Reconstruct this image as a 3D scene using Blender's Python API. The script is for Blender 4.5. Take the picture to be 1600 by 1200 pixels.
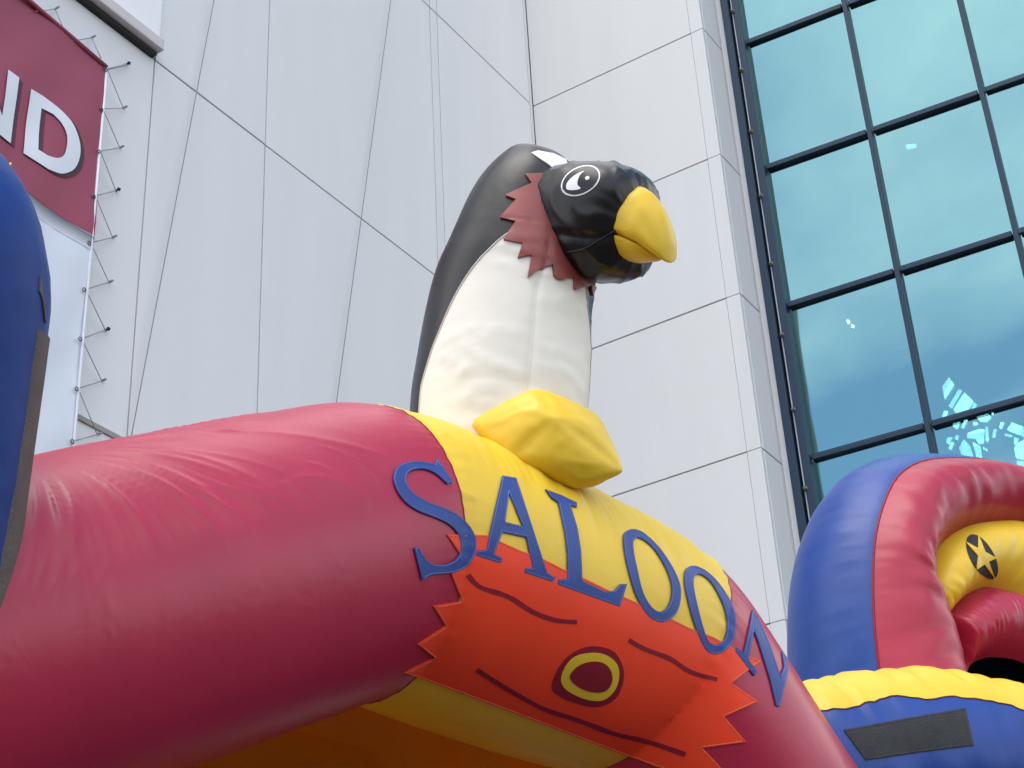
import bpy, bmesh, math, random
import numpy as np
from mathutils import Vector, Matrix, noise
from mathutils.bvhtree import BVHTree
random.seed(7)
R = math.radians
scene = bpy.context.scene
for o in list(bpy.data.objects):
    bpy.data.objects.remove(o)

# ------------------------------------------------------------------ camera
F_PX, PITCH, ROLL = 2684.53, R(30.47), R(-3.269)
CAM = Vector((0, 0, 1.6))
FW = Vector((0, math.cos(PITCH), math.sin(PITCH)))
UP0 = Vector((0, -math.sin(PITCH), math.cos(PITCH)))
RT0 = Vector((1, 0, 0))
RIGHT = RT0 * math.cos(ROLL) + UP0 * math.sin(ROLL)
UPV = -RT0 * math.sin(ROLL) + UP0 * math.cos(ROLL)
camd = bpy.data.cameras.new('camera')
cam = bpy.data.objects.new('camera', camd)
scene.collection.objects.link(cam)
camd.sensor_width = 36
camd.lens = 36 * F_PX / 1600
camd.clip_end = 6000
camd.clip_start = 0.05
m = Matrix.Identity(4)
for i in range(3):
    m[i][0], m[i][1], m[i][2], m[i][3] = RIGHT[i], UPV[i], -FW[i], CAM[i]
cam.matrix_world = m
scene.camera = cam
scene.render.resolution_x, scene.render.resolution_y = 1024, 768

# ------------------------------------------------------------------ sky and sun
SUN_EL, SUN_AZ = R(70), R(205)        # azimuth clockwise from +Y: behind the camera, to the left
w = bpy.data.worlds.new('World')
scene.world = w
w.use_nodes = True
nt = w.node_tree
nt.nodes.clear()
def wn(t, **k):
    n = nt.nodes.new(t)
    for a, b in k.items():
        setattr(n, a, b)
    return n
out = wn('ShaderNodeOutputWorld')
bg = wn('ShaderNodeBackground')
bg.inputs['Strength'].default_value = 0.13
sky = wn('ShaderNodeTexSky', sky_type='NISHITA', sun_disc=False)
sky.sun_elevation = SUN_EL
sky.sun_rotation = SUN_AZ
sky.air_density = 1.0
sky.dust_density = 1.2
tc = wn('ShaderNodeTexCoord')
sep = wn('ShaderNodeSeparateXYZ')
nt.links.new(tc.outputs['Generated'], sep.inputs[0])
addz = wn('ShaderNodeMath', operation='ADD'); addz.inputs[1].default_value = 0.18
mx = wn('ShaderNodeMath', operation='MAXIMUM'); mx.inputs[1].default_value = 0.02
nt.links.new(sep.outputs['Z'], mx.inputs[0]); nt.links.new(mx.outputs[0], addz.inputs[0])
dx = wn('ShaderNodeMath', operation='DIVIDE'); dy = wn('ShaderNodeMath', operation='DIVIDE')
nt.links.new(sep.outputs['X'], dx.inputs[0]); nt.links.new(addz.outputs[0], dx.inputs[1])
nt.links.new(sep.outputs['Y'], dy.inputs[0]); nt.links.new(addz.outputs[0], dy.inputs[1])
comb = wn('ShaderNodeCombineXYZ')
nt.links.new(dx.outputs[0], comb.inputs[0]); nt.links.new(dy.outputs[0], comb.inputs[1])
cn = wn('ShaderNodeTexNoise')
cn.inputs['Scale'].default_value = 1.05
cn.inputs['Detail'].default_value = 9
cn.inputs['Roughness'].default_value = 0.55
cn.inputs['Distortion'].default_value = 0.35
cmap = wn('ShaderNodeMapping'); cmap.inputs['Location'].default_value = (5.6, 5.45, 0)
nt.links.new(comb.outputs[0], cmap.inputs[0]); nt.links.new(cmap.outputs[0], cn.inputs['Vector'])
ramp = wn('ShaderNodeValToRGB')
ramp.color_ramp.elements[0].position = 0.40
ramp.color_ramp.elements[1].position = 0.62
nt.links.new(cn.outputs['Fac'], ramp.inputs[0])
mixw = wn('ShaderNodeMixRGB')
mixw.inputs['Color2'].default_value = (9.9, 9.7, 9.5, 1)
nt.links.new(ramp.outputs[0], mixw.inputs['Fac'])
nt.links.new(sky.outputs[0], mixw.inputs['Color1'])
nt.links.new(mixw.outputs[0], bg.inputs['Color'])
nt.links.new(bg.outputs[0], out.inputs['Surface'])

sd = bpy.data.lights.new('sun', 'SUN')
sd.energy = 0.55
sd.angle = R(32)
sd.color = (1.0, 0.96, 0.9)
sun = bpy.data.objects.new('sun', sd)
scene.collection.objects.link(sun)
sdir = Vector((math.sin(SUN_AZ) * math.cos(SUN_EL), math.cos(SUN_AZ) * math.cos(SUN_EL), math.sin(SUN_EL)))
sun.rotation_euler = sdir.to_track_quat('Z', 'Y').to_euler()
sun.location = sdir * 40
vs = scene.view_settings
vs.view_transform = 'Standard'; vs.look = 'None'; vs.gamma = 1; vs.use_curve_mapping = False
vs.exposure = 1.12
scene.render.engine = 'CYCLES'

# ------------------------------------------------------------------ helpers
def ray(px, py):
    x = (px - 800) / F_PX; y = -(py - 600) / F_PX
    return FW + RIGHT * x + UPV * y
def un(px, py, z):
    return CAM + ray(px, py) * z
def on_plane(px, py, P0, n):
    k = ray(px, py)
    return CAM + k * ((P0 - CAM).dot(n) / k.dot(n))
def depth(P):
    return (P - CAM).dot(FW)

def mat(name, col, rough=0.4, spec=0.5, bump=0.0, bscale=20, stretch=(1, 1, 1), var=0.0, vscale=3, coat=0.0, emit=0, metal=0.0, sheen=0, sss=0):
    M = bpy.data.materials.new(name)
    M.use_nodes = True
    t = M.node_tree
    b = t.nodes['Principled BSDF']
    b.inputs['Base Color'].default_value = (*col, 1)
    b.inputs['Roughness'].default_value = rough
    b.inputs['Specular IOR Level'].default_value = spec
    b.inputs['Metallic'].default_value = metal
    b.inputs['Coat Weight'].default_value = coat
    b.inputs['Coat Roughness'].default_value = 0.25
    if emit:
        b.inputs['Emission Color'].default_value = (*col, 1)
        b.inputs['Emission Strength'].default_value = emit
    co = t.nodes.new('ShaderNodeTexCoord')
    mp = t.nodes.new('ShaderNodeMapping')
    mp.inputs['Scale'].default_value = stretch
    t.links.new(co.outputs['Object'], mp.inputs[0])
    if bump:
        n = t.nodes.new('ShaderNodeTexNoise')
        n.inputs['Scale'].default_value = bscale
        n.inputs['Detail'].default_value = 5
        n.inputs['Distortion'].default_value = 0.6
        t.links.new(mp.outputs[0], n.inputs['Vector'])
        bp = t.nodes.new('ShaderNodeBump')
        bp.inputs['Strength'].default_value = bump
        bp.inputs['Distance'].default_value = 0.02
        t.links.new(n.outputs['Fac'], bp.inputs['Height'])
        t.links.new(bp.outputs[0], b.inputs['Normal'])
    if var:
        n = t.nodes.new('ShaderNodeTexNoise')
        n.inputs['Scale'].default_value = vscale
        n.inputs['Detail'].default_value = 6
        t.links.new(mp.outputs[0], n.inputs['Vector'])
        hs = t.nodes.new('ShaderNodeHueSaturation')
        hs.inputs['Color'].default_value = (*col, 1)
        mr = t.nodes.new('ShaderNodeMapRange')
        mr.inputs[1].default_value = 0.3; mr.inputs[2].default_value = 0.7
        mr.inputs[3].default_value = 1 - var; mr.inputs[4].default_value = 1 + var
        t.links.new(n.outputs['Fac'], mr.inputs[0])
        t.links.new(mr.outputs[0], hs.inputs['Value'])
        t.links.new(hs.outputs[0], b.inputs['Base Color'])
    return M

MT = {}
MT['crimson'] = mat('crimson vinyl', (0.38, 0.014, 0.050), 0.36, 0.46, 0.09, 9, (1, 1, 1), 0.06)
MT['crimson2'] = mat('crimson vinyl far', (0.37, 0.015, 0.047), 0.38, 0.42, 0.10, 9, (1, 1, 1), 0.06)
MT['yellow'] = mat('yellow vinyl', (0.77, 0.51, 0.030), 0.42, 0.40, 0.12, 10, (1, 1, 1), 0.05)
MT['orange'] = mat('orange vinyl', (0.90, 0.062, 0.020), 0.46, 0.28, 0.08, 9, (1, 1, 1), 0.06)
MT['lining'] = mat('orange lining fabric', (0.85, 0.29, 0.012), 0.5, 0.3, 0.1, 5, (1, 1, 1), 0.05)
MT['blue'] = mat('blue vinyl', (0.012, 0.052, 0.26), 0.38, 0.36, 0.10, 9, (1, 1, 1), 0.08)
MT['blue_tower'] = mat('blue vinyl matt', (0.009, 0.040, 0.20), 0.46, 0.12, 0.10, 9, (1, 1, 1), 0.08)  # darker, duller copy of blue; stands for dark surroundings it would reflect
MT['letter'] = mat('letter blue vinyl', (0.028, 0.066, 0.27), 0.48, 0.28, 0.08, 14, (1, 1, 1), 0.10, 9)
MT['stroke'] = mat('dark red vinyl', (0.24, 0.010, 0.026), 0.46, 0.3, 0.1, 20, (1, 1, 1), 0.08, 12)
MT['black'] = mat('black vinyl', (0.008, 0.008, 0.010), 0.33, 0.36, 0.09, 9)
MT['white'] = mat('off white vinyl', (0.80, 0.765, 0.68), 0.50, 0.3, 0.09, 9, (1, 1, 1), 0.04, 4)
MT['eyewhite'] = mat('eye white vinyl', (0.8, 0.8, 0.8), 0.4)
MT['collar'] = mat('brick red vinyl', (0.27, 0.055, 0.05), 0.40, 0.5, 0.1, 14, (1, 1, 1), 0.1, 8)
MT['hook'] = mat('grey hook fastener strip', (0.075, 0.07, 0.066), 0.85, 0.2, 0.3, 120, (1, 1, 1), 0.12, 20)
MT['hook2'] = mat('brown grey fastener strip', (0.12, 0.10, 0.095), 0.8, 0.2, 0.3, 120, (1, 1, 1), 0.12, 20)
MT['hook3'] = mat('charcoal fastener strip', (0.035, 0.038, 0.042), 0.8, 0.25, 0.3, 120, (1, 1, 1), 0.12, 20)
MT['bluethread'] = mat('pale blue thread', (0.16, 0.22, 0.45), 0.7)
MT['orangethread'] = mat('pale orange thread', (0.70, 0.22, 0.09), 0.7)
MT['thread'] = mat('seam thread', (0.10, 0.03, 0.02), 0.7)
MT['palethread'] = mat('pale thread', (0.55, 0.5, 0.45), 0.7)
MT['panel'] = mat('white cladding', (0.675, 0.68, 0.685), 0.5, 0.4, 0.02, 2, (2.2, 2.2, 0.22), 0.016, 1.4)
MT['panelB'] = mat('white cladding cool', (0.71, 0.72, 0.735), 0.5, 0.4, 0.02, 2, (2.2, 2.2, 0.22), 0.016, 1.4)
MT['panelD'] = mat('white cladding warm', (0.69, 0.687, 0.68), 0.5, 0.4, 0.02, 2, (2.2, 2.2, 0.22), 0.020, 1.2)
MT['panelE'] = mat('white cladding grey', (0.725, 0.73, 0.735), 0.5, 0.4, 0.02, 2, (2.2, 2.2, 0.22), 0.020, 1.2)
MT['panelC'] = mat('bright white cladding', (0.82, 0.83, 0.84), 0.4, 0.4)
MT['joint'] = mat('dark joint', (0.30, 0.285, 0.27), 0.8)
MT['ledge'] = mat('grey brown ledge', (0.58, 0.54, 0.54), 0.5, 0.4)
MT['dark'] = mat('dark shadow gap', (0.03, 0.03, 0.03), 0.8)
MT['frame'] = mat('blue grey aluminium', (0.011, 0.034, 0.066), 0.42, 0.3)
MT['steel'] = mat('steel', (0.16, 0.14, 0.12), 0.4, 0.5, metal=0.6)
MT['strip'] = mat('bright aluminium strip', (0.6, 0.66, 0.75), 0.35, 0.5)
MT['edgeback'] = mat('edge recess', (0.02, 0.04, 0.07), 0.6)
MT['banner'] = mat('banner red print', (0.30, 0.055, 0.095), 0.45, 0.4, 0.06, 2.0, (1, 1, .5), 0.04)
MT['bannerw'] = mat('banner white print', (0.66, 0.71, 0.79), 0.45, 0.4, 0.06, 2.0, (1, 1, .5))
MT['bletter'] = mat('banner letter print', (0.70, 0.74, 0.80), 0.45, 0.4)
MT['cord'] = mat('grey cord', (0.33, 0.35, 0.38), 0.8)
MT['cable'] = mat('cable', (0.20, 0.21, 0.22), 0.7)
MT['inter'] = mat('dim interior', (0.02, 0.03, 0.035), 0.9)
MT['ground'] = mat('asphalt', (0.08, 0.078, 0.075), 1.0, 0.0, 0.3, 8, (1, 1, 1), 0.2, 0.6)

def glass_mat():
    M = bpy.data.materials.new('tinted reflective glass'); M.use_nodes = True
    t = M.node_tree; t.nodes.clear()
    o = t.nodes.new('ShaderNodeOutputMaterial')
    g = t.nodes.new('ShaderNodeBsdfGlossy'); g.inputs['Roughness'].default_value = 0.02
    g.inputs['Color'].default_value = (0.27, 0.485, 0.48, 1)
    tr = t.nodes.new('ShaderNodeBsdfTransparent'); tr.inputs['Color'].default_value = (0.30, 0.66, 0.68, 1)
    mx = t.nodes.new('ShaderNodeMixShader'); mx.inputs[0].default_value = 0.66
    co = t.nodes.new('ShaderNodeTexCoord')
    n = t.nodes.new('ShaderNodeTexNoise'); n.inputs['Scale'].default_value = 0.5; n.inputs['Detail'].default_value = 2
    b = t.nodes.new('ShaderNodeBump'); b.inputs['Strength'].default_value = 0.05; b.inputs['Distance'].default_value = 0.1
    t.links.new(co.outputs['Object'], n.inputs['Vector'])
    t.links.new(n.outputs['Fac'], b.inputs['Height']); t.links.new(b.outputs[0], g.inputs['Normal'])
    t.links.new(tr.outputs[0], mx.inputs[1]); t.links.new(g.outputs[0], mx.inputs[2])
    t.links.new(mx.outputs[0], o.inputs['Surface'])
    return M
MT['glass'] = glass_mat()
def emit_mat(name, col, s):
    M = bpy.data.materials.new(name); M.use_nodes = True
    t = M.node_tree; t.nodes.clear()
    o = t.nodes.new('ShaderNodeOutputMaterial'); e = t.nodes.new('ShaderNodeEmission')
    e.inputs['Color'].default_value = (*col, 1); e.inputs['Strength'].default_value = s
    t.links.new(e.outputs[0], o.inputs['Surface'])
    return M
MT['skylight'] = emit_mat('daylit skylight pane', (1.0, 0.66, 0.62), 13.0)  # emission imitates bright reflections in the glass
MT['lamp'] = emit_mat('ceiling lamp', (1.0, 0.62, 0.36), 26.0)
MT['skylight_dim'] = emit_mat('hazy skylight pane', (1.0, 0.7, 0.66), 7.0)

COL = scene.collection
def link(name, me, parent=None, material=None, smooth=False):
    o = bpy.data.objects.new(name, me)
    COL.objects.link(o)
    if parent:
        o.parent = parent
    if material:
        me.materials.clear(); me.materials.append(MT[material] if isinstance(material, str) else material)
    if smooth:
        me.polygons.foreach_set('use_smooth', [True] * len(me.polygons))
    return o
def thing(name, label, cat, group=None, loc=(0, 0, 0)):
    o = bpy.data.objects.new(name, None)
    COL.objects.link(o)
    o.empty_display_size = 0.1
    o['label'] = label; o['category'] = cat
    if group:
        o['group'] = group
    o['base'] = list(loc)
    return o
def seat(o, loc):
    """move an Empty to its base while its parts stay where they were built (one shift of their local frames)"""
    loc = Vector(loc)
    o.location = loc
    for c in o.children:
        c.location = c.location - loc
def pydata(name, V, Fc, parent, material, smooth=True):
    me = bpy.data.meshes.new(name)
    me.from_pydata([tuple(v) for v in V], [], Fc)
    me.update()
    return link(name, me, parent, material, smooth)
def grid(name, rows, parent, material, closed=False, smooth=True):
    """rows: list of equal-length lists of points"""
    nr, nc = len(rows), len(rows[0])
    V = [p for r_ in rows for p in r_]
    Fc = []
    for i in range(nr - 1):
        for j in range(nc if closed else nc - 1):
            k = (j + 1) % nc
            Fc.append((i * nc + j, i * nc + k, (i + 1) * nc + k, (i + 1) * nc + j))
    return pydata(name, V, Fc, parent, material, smooth)
def box_pts(c, ax, ay, az):
    """solid box, centre c, half-axes vectors"""
    V = [c + ax * sx + ay * sy + az * sz for sx in (-1, 1) for sy in (-1, 1) for sz in (-1, 1)]
    Fc = [(0, 1, 3, 2), (4, 6, 7, 5), (0, 4, 5, 1), (2, 3, 7, 6), (0, 2, 6, 4), (1, 5, 7, 3)]
    return V, Fc
def box(name, c, ax, ay, az, parent, material, bevel=0.0):
    V, Fc = box_pts(c, ax, ay, az)
    bm = bmesh.new()
    vs_ = [bm.verts.new(v) for v in V]
    for f in Fc:
        bm.faces.new([vs_[i] for i in f])
    bmesh.ops.recalc_face_normals(bm, faces=bm.faces)
    if bevel:
        bmesh.ops.bevel(bm, geom=bm.edges[:], offset=bevel, segments=1, affect='EDGES')
    me = bpy.data.meshes.new(name); bm.to_mesh(me); bm.free()
    return link(name, me, parent, material)
def tube(name, pts, rad, parent, material, n=8, closed=False):
    """round bar along points; rad number or list"""
    pts = [Vector(p) for p in pts]
    rows = []
    N = len(pts)
    prev = None
    for i, p in enumerate(pts):
        a = pts[max(i - 1, 0)]; b = pts[min(i + 1, N - 1)]
        T = (b - a).normalized()
        if prev is None:
            u = T.orthogonal().normalized()
        else:
            u = (prev - T * prev.dot(T)).normalized()
        prev = u
        v = T.cross(u)
        r_ = rad[i] if isinstance(rad, (list, tuple)) else rad
        rows.append([p + (u * math.cos(2 * math.pi * k / n) + v * math.sin(2 * math.pi * k / n)) * r_ for k in range(n)])
    o = grid(name, rows, parent, material, closed=True)
    me = o.data
    bm = bmesh.new(); bm.from_mesh(me)
    bm.verts.ensure_lookup_table()
    bm.faces.new([bm.verts[k] for k in range(n)]); bm.faces.new([bm.verts[(N - 1) * n + k] for k in range(n)][::-1])
    bmesh.ops.recalc_face_normals(bm, faces=bm.faces)
    bm.to_mesh(me); bm.free()
    return o
def catmull(pts, per=5, closed=True):
    out_ = []
    n = len(pts)
    rng = range(n) if closed else range(n - 1)
    for i in rng:
        p0 = pts[(i - 1) % n] if closed or i > 0 else pts[i]
        p1 = pts[i]; p2 = pts[(i + 1) % n]
        p3 = pts[(i + 2) % n] if closed or i + 2 < n else pts[(i + 1) % n]
        for k in range(per):
            t = k / per
            out_.append(tuple(0.5 * (2 * b + (c - a) * t + (2 * a - 5 * b + 4 * c - d) * t * t + (3 * b - a - 3 * c + d) * t ** 3)
                              for a, b, c, d in zip(p0, p1, p2, p3)))
    if not closed:
        out_.append(tuple(pts[-1]))
    return out_
def flat_fill(outlines, cell=10):
    """2-D outline(s) with holes -> finely cut bmesh in the z=0 plane"""
    cu = bpy.data.curves.new('fill', 'CURVE')
    cu.dimensions = '2D'; cu.fill_mode = 'BOTH'
    for ol in outlines:
        sp = cu.splines.new('POLY')
        sp.points.add(len(ol) - 1)
        for q, p in zip(sp.points, ol):
            q.co = (p[0], p[1], 0, 1)
        sp.use_cyclic_u = True
    ob = bpy.data.objects.new('fill', cu)
    COL.objects.link(ob)
    dg = bpy.context.evaluated_depsgraph_get()
    me = bpy.data.meshes.new_from_object(ob.evaluated_get(dg))
    bm = bmesh.new(); bm.from_mesh(me)
    bpy.data.objects.remove(ob); bpy.data.curves.remove(cu); bpy.data.meshes.remove(me)
    bmesh.ops.remove_doubles(bm, verts=bm.verts, dist=1e-4)
    xs = [v.co.x for v in bm.verts]; ys = [v.co.y for v in bm.verts]
    for axis, lo, hi in ((0, min(xs), max(xs)), (1, min(ys), max(ys))):
        k = lo + cell
        while k < hi:
            co = [0, 0, 0]; co[axis] = k
            no = [0, 0, 0]; no[axis] = 1
            bmesh.ops.bisect_plane(bm, geom=bm.verts[:] + bm.edges[:] + bm.faces[:], plane_co=co, plane_no=no, dist=1e-5)
            k += cell
    bmesh.ops.triangulate(bm, faces=[f for f in bm.faces if len(f.verts) > 4])
    return bm
def bvh_of(*objs):
    V, Fc = [], []
    for o in objs:
        b = len(V)
        V += [v.co.copy() for v in o.data.vertices]
        Fc += [tuple(b + i for i in p.vertices) for p in o.data.polygons]
    return BVHTree.FromPolygons(V, Fc)
def cast(bvh, px, py, off):
    d = ray(px, py).normalized()
    loc, no, idx, dist = bvh.ray_cast(CAM, d)
    if loc is None:
        # just past the silhouette: nearest point of the surface to that ray
        best = None
        q = CAM + d * 5.0
        for _ in range(6):
            loc, no, idx, dist = bvh.find_nearest(q)
            q = CAM + d * (loc - CAM).dot(d)
    if no.dot(d) > 0:
        no = -no
    return loc + no * off, no
def sew(name, outlines, bvh, off, parent, material, cell=10, thick=0.006):
    """fabric piece cut to the outline and sewn onto the surface, with a real edge"""
    bm = flat_fill(outlines, cell)
    nos = {}
    for v in bm.verts:
        p, no = cast(bvh, v.co.x, v.co.y, off)
        v.co = p; nos[v.index] = no
    bm.verts.index_update()
    bm.normal_update()
    f0 = sum((f.normal * f.calc_area() for f in bm.faces), Vector())
    if f0.dot(CAM - bm.verts[:][0].co) < 0:
        bmesh.ops.reverse_faces(bm, faces=bm.faces)
    be = [e for e in bm.edges if e.is_boundary]
    ex = bmesh.ops.extrude_edge_only(bm, edges=be)
    for v in [g for g in ex['geom'] if isinstance(g, bmesh.types.BMVert)]:
        loc, no, i_, d_ = bvh.find_nearest(v.co)
        if no.dot(v.co - loc) < 0: no = -no
        v.co = v.co - no.normalized() * thick
    me = bpy.data.meshes.new(name); bm.to_mesh(me); bm.free()
    o = link(name, me, parent, material)
    for p in me.polygons:
        p.use_smooth = True
    me.set_sharp_from_angle(angle=R(45))
    return o
def ribbon2d(pts, wd):
    """2-D polyline -> outline of a band of width wd"""
    L_, Rr_ = [], []
    for i, p in enumerate(pts):
        a = pts[max(i - 1, 0)]; b = pts[min(i + 1, len(pts) - 1)]
        tx, ty = b[0] - a[0], b[1] - a[1]
        l = math.hypot(tx, ty) or 1
        nx, ny = -ty / l, tx / l
        w_ = wd[i] if isinstance(wd, list) else wd
        L_.append((p[0] + nx * w_ / 2, p[1] + ny * w_ / 2)); Rr_.append((p[0] - nx * w_ / 2, p[1] - ny * w_ / 2))
    return L_ + Rr_[::-1]
def stitch(name, pts2d, bvh, off, rad, parent, material):
    P = [cast(bvh, x, y, off)[0] for x, y in pts2d]
    return tube(name, P, rad, parent, material, n=5)
def stitch_loop(name, ol, bvh, off, rad, parent, material, inset):
    n = len(ol)
    area = sum(ol[i][0] * ol[(i + 1) % n][1] - ol[(i + 1) % n][0] * ol[i][1] for i in range(n))
    sg = 1 if area > 0 else -1
    Q = []
    for i in range(n):
        a, b, c = ol[i - 1], ol[i], ol[(i + 1) % n]
        d1 = Vector((b[0] - a[0], b[1] - a[1])).normalized(); d2 = Vector((c[0] - b[0], c[1] - b[1])).normalized()
        n1 = Vector((-d1.y, d1.x)) * sg; n2 = Vector((-d2.y, d2.x)) * sg
        mm = (n1 + n2)
        mm = mm.normalized() * min(1 / max(mm.normalized().dot(n1), 0.4), 2.0)
        Q.append((b[0] + mm.x * inset, b[1] + mm.y * inset))
    P = []
    for i in range(n):
        a, b = Q[i], Q[(i + 1) % n]
        k = max(1, int(math.hypot(b[0] - a[0], b[1] - a[1]) / 7))
        P += [(a[0] + (b[0] - a[0]) * j / k, a[1] + (b[1] - a[1]) * j / k) for j in range(k)]
    P.append(P[0])
    return tube(name, [cast(bvh, x, y, off)[0] for x, y in P], rad, parent, material, n=4)
def sst(a, b, x):
    t = min(max((x - a) / (b - a), 0), 1)
    return t * t * (3 - 2 * t)
def nz(x, y, z=0.0):
    return noise.noise(Vector((x, y, z)))
def ridge(x, y, z=0.0):
    return (1 - abs(nz(x, y, z)) * 1.6)

# ------------------------------------------------------------------ ground
g = pydata('ground', [(-900, -900, 0), (900, -900, 0), (900, 900, 0), (-900, 900, 0)], [(0, 1, 2, 3)], None, 'ground', False)
g['kind'] = 'structure'

# ------------------------------------------------------------------ building
A_ = R(31.744); G_ = R(27.028)
LD = Vector((math.sin(A_), math.cos(A_), 0)); LN = Vector((math.cos(A_), -math.sin(A_), 0))
RD = Vector((-math.cos(A_), math.sin(A_), 0)); RN = Vector((-math.sin(A_), -math.cos(A_), 0))
GD = Vector((math.cos(G_), -math.sin(G_), 0)); GN = Vector((-math.sin(G_), -math.cos(G_), 0))
CORNER = Vector((0.4801, 17.4689, 0))
Z3 = Vector((0, 0, 1))
ROW = 1.966
RZ = [16.05 + ROW * k for k in range(3, -9, -1)]      # joint heights
bld = thing('office_building', 'pale office building clad in large flat white panels with thin dark joints', 'building')
def wpt(u, z, base, d, n, off=0.0):
    return base + d * u + Z3 * z + n * off
def panel(u0, u1, z0, z1, d, n, base=CORNER, gap=0.0085, material='panel', proud=0.0, bev=0.0025):
    c = wpt((u0 + u1) / 2, (z0 + z1) / 2, base, d, n, -0.03 + proud)
    return box('wall_panel', c, d * ((u1 - u0) / 2 - gap), n * 0.03, Z3 * ((z1 - z0) / 2 - gap), bld, material, bev)
# left wall: rows twice as high, columns at the joints in view
LU = [0.0, -2.15, -2.30, -5.18, -6.70, -9.6, -12.6]
LZ = [16.05 + 2 * ROW * k for k in (1, 0, -1, -2, -3, -4)]
for i in range(len(LZ) - 1):
    for j in range(len(LU) - 1):
        u0, u1 = LU[j + 1], LU[j]
        if j == 0:
            u1 = -0.075
        if j == 4 or j == 5:
            if i == 1:
                continue
        panel(u0, u1, LZ[i + 1], LZ[i], LD, LN, material=random.choice(('panelB', 'panelE')), proud=0.0015 * random.uniform(-1, 1))
# brighter proud bay with its ledge at the upper left
zl = 16.05 - 2 * ROW
panel(-9.6, -6.70, zl + 0.16, 16.05, LD, LN, material='panelC', proud=0.05)
panel(-12.6, -9.6, zl + 0.16, 16.05, LD, LN, material='panelC', proud=0.05)
box('ledge', wpt(-9.65, zl + 0.09, CORNER, LD, LN, 0.05), LD * 2.93, LN * 0.08, Z3 * 0.06, bld, 'ledge', 0.006)
box('ledge_gap', wpt(-9.65, zl + 0.012, CORNER, LD, LN, 0.02), LD * 2.91, LN * 0.04, Z3 * 0.017, bld, 'dark')  # dark bar painting in the shadow line under the ledge
box('joint_trim', wpt(-8.4, 16.05 - 4 * ROW, CORNER, LD, LN, 0.006), LD * 1.69, LN * 0.012, Z3 * 0.022, bld, 'joint')
# right wall, rows to the pier
RU0, RU1 = -0.004, 2.50
JU = 2.33
for i in range(len(RZ) - 1):
    dn = -RD
    panel(RU0, JU + 0.006, RZ[i + 1], RZ[i], dn, RN, gap=0.009, material=random.choice(('panel', 'panelD')), proud=0.0015 * random.uniform(-1, 1))
    panel(JU - 0.003, RU1, RZ[i + 1], RZ[i], dn, RN, gap=0.004)
    # return face of the pier
    b0 = CORNER + dn * RU1
    c = b0 + LD * 0.33 + Z3 * ((RZ[i] + RZ[i + 1]) / 2) + LN * -0.03
    box('wall_panel', c, LD * 0.27, LN * 0.03, Z3 * (ROW / 2 - 0.010), bld, 'panelB', 0.004)
# corner gutter strip and backing walls
box('corner_strip', CORNER - LN * 0.035 - LD * 0.03 + Z3 * 11, LD * 0.028, LN * 0.03, Z3 * 11, bld, 'panelB', 0.004)
box('backing_wall', wpt(-6.4, 11, CORNER, LD, LN, -0.15), LD * 6.9, LN * 0.13, Z3 * 11, bld, 'joint')
box('backing_wall', CORNER - RD * 1.26 + RN * -0.15 + Z3 * 11 + RN * 0.0, RD * 1.2, RN * 0.13, Z3 * 11, bld, 'joint')
box('backing_wall', CORNER - RD * 2.40 + LD * 0.33 + Z3 * 11, LD * 0.28, LN * 0.06, Z3 * 11, bld, 'joint')

# curtain wall
E0 = CORNER - RD * 2.50 + LD * 0.60
cw = thing('glass_curtain_wall', 'tall tinted glass curtain wall with dark blue grey mullions beside the white pier', 'window wall')
MU = [0.28 + 1.327 * k for k in range(0, 6)]
def gpt(u, z, off=0.0):
    return E0 + GD * u + Z3 * z + GN * off
for zc in RZ[:-1]:
    for k in range(len(MU) - 1):
        box('transom', gpt((MU[k] + MU[k + 1]) / 2, zc, 0.03), GD * (1.327 / 2 - 0.045), GN * 0.036, Z3 * 0.028, cw, 'frame', 0.006)
        t_ = box('transom_cap', gpt((MU[k] + MU[k + 1]) / 2, zc + 0.037, 0.02), GD * (1.327 / 2 - 0.045), GN * 0.035, Z3 * 0.009, cw, 'frame')
for k, u in enumerate(MU):
    if k:
        box('mullion', gpt(u, 11, 0.045), GD * 0.028, GN * 0.045, Z3 * 11, cw, 'frame', 0.006)
for i in range(len(RZ) - 1):
    for k in range(len(MU) - 1):
        rt = random.uniform(-.008, .008); rz_ = random.uniform(-.008, .008)
        c = gpt((MU[k] + MU[k + 1]) / 2, (RZ[i] + RZ[i + 1]) / 2, 0.0)
        n2 = (GN + Z3 * rt + GD * rz_).normalized()
        d2 = Z3.cross(n2).normalized(); z2 = n2.cross(d2)
        box('pane', c, d2 * (1.327 / 2 - 0.02), n2 * 0.006, z2 * (ROW / 2 - 0.02), cw, 'glass')
# edge posts, the bright strip between them and its bolts
box('edge_filler', gpt(0.030, 11, 0.02), GD * 0.050, GN * 0.05, Z3 * 11, cw, 'panelB')
box('edge_post', gpt(0.128, 11, 0.06), GD * 0.047, GN * 0.10, Z3 * 11, cw, 'frame', 0.01)
box('edge_post', gpt(0.268, 11, 0.05), GD * 0.045, GN * 0.09, Z3 * 11, cw, 'frame', 0.01)
box('edge_recess', gpt(0.21, 11, 0.0), GD * 0.06, GN * 0.02, Z3 * 11, cw, 'edgeback')
box('edge_strip', gpt(0.205, 11, 0.06), GD * 0.009, GN * 0.03, Z3 * 11, cw, 'strip')
for k in range(9):
    z = 16.55 - k * ROW / 2 * 0.985
    a = gpt(0.225, z, 0.11); 
    tube('bolt', [a, a + GN * 0.03, a + GN * 0.034, a + GN * 0.07], [0.026, 0.030, 0.024, 0.014], cw, 'steel', n=10)
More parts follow.
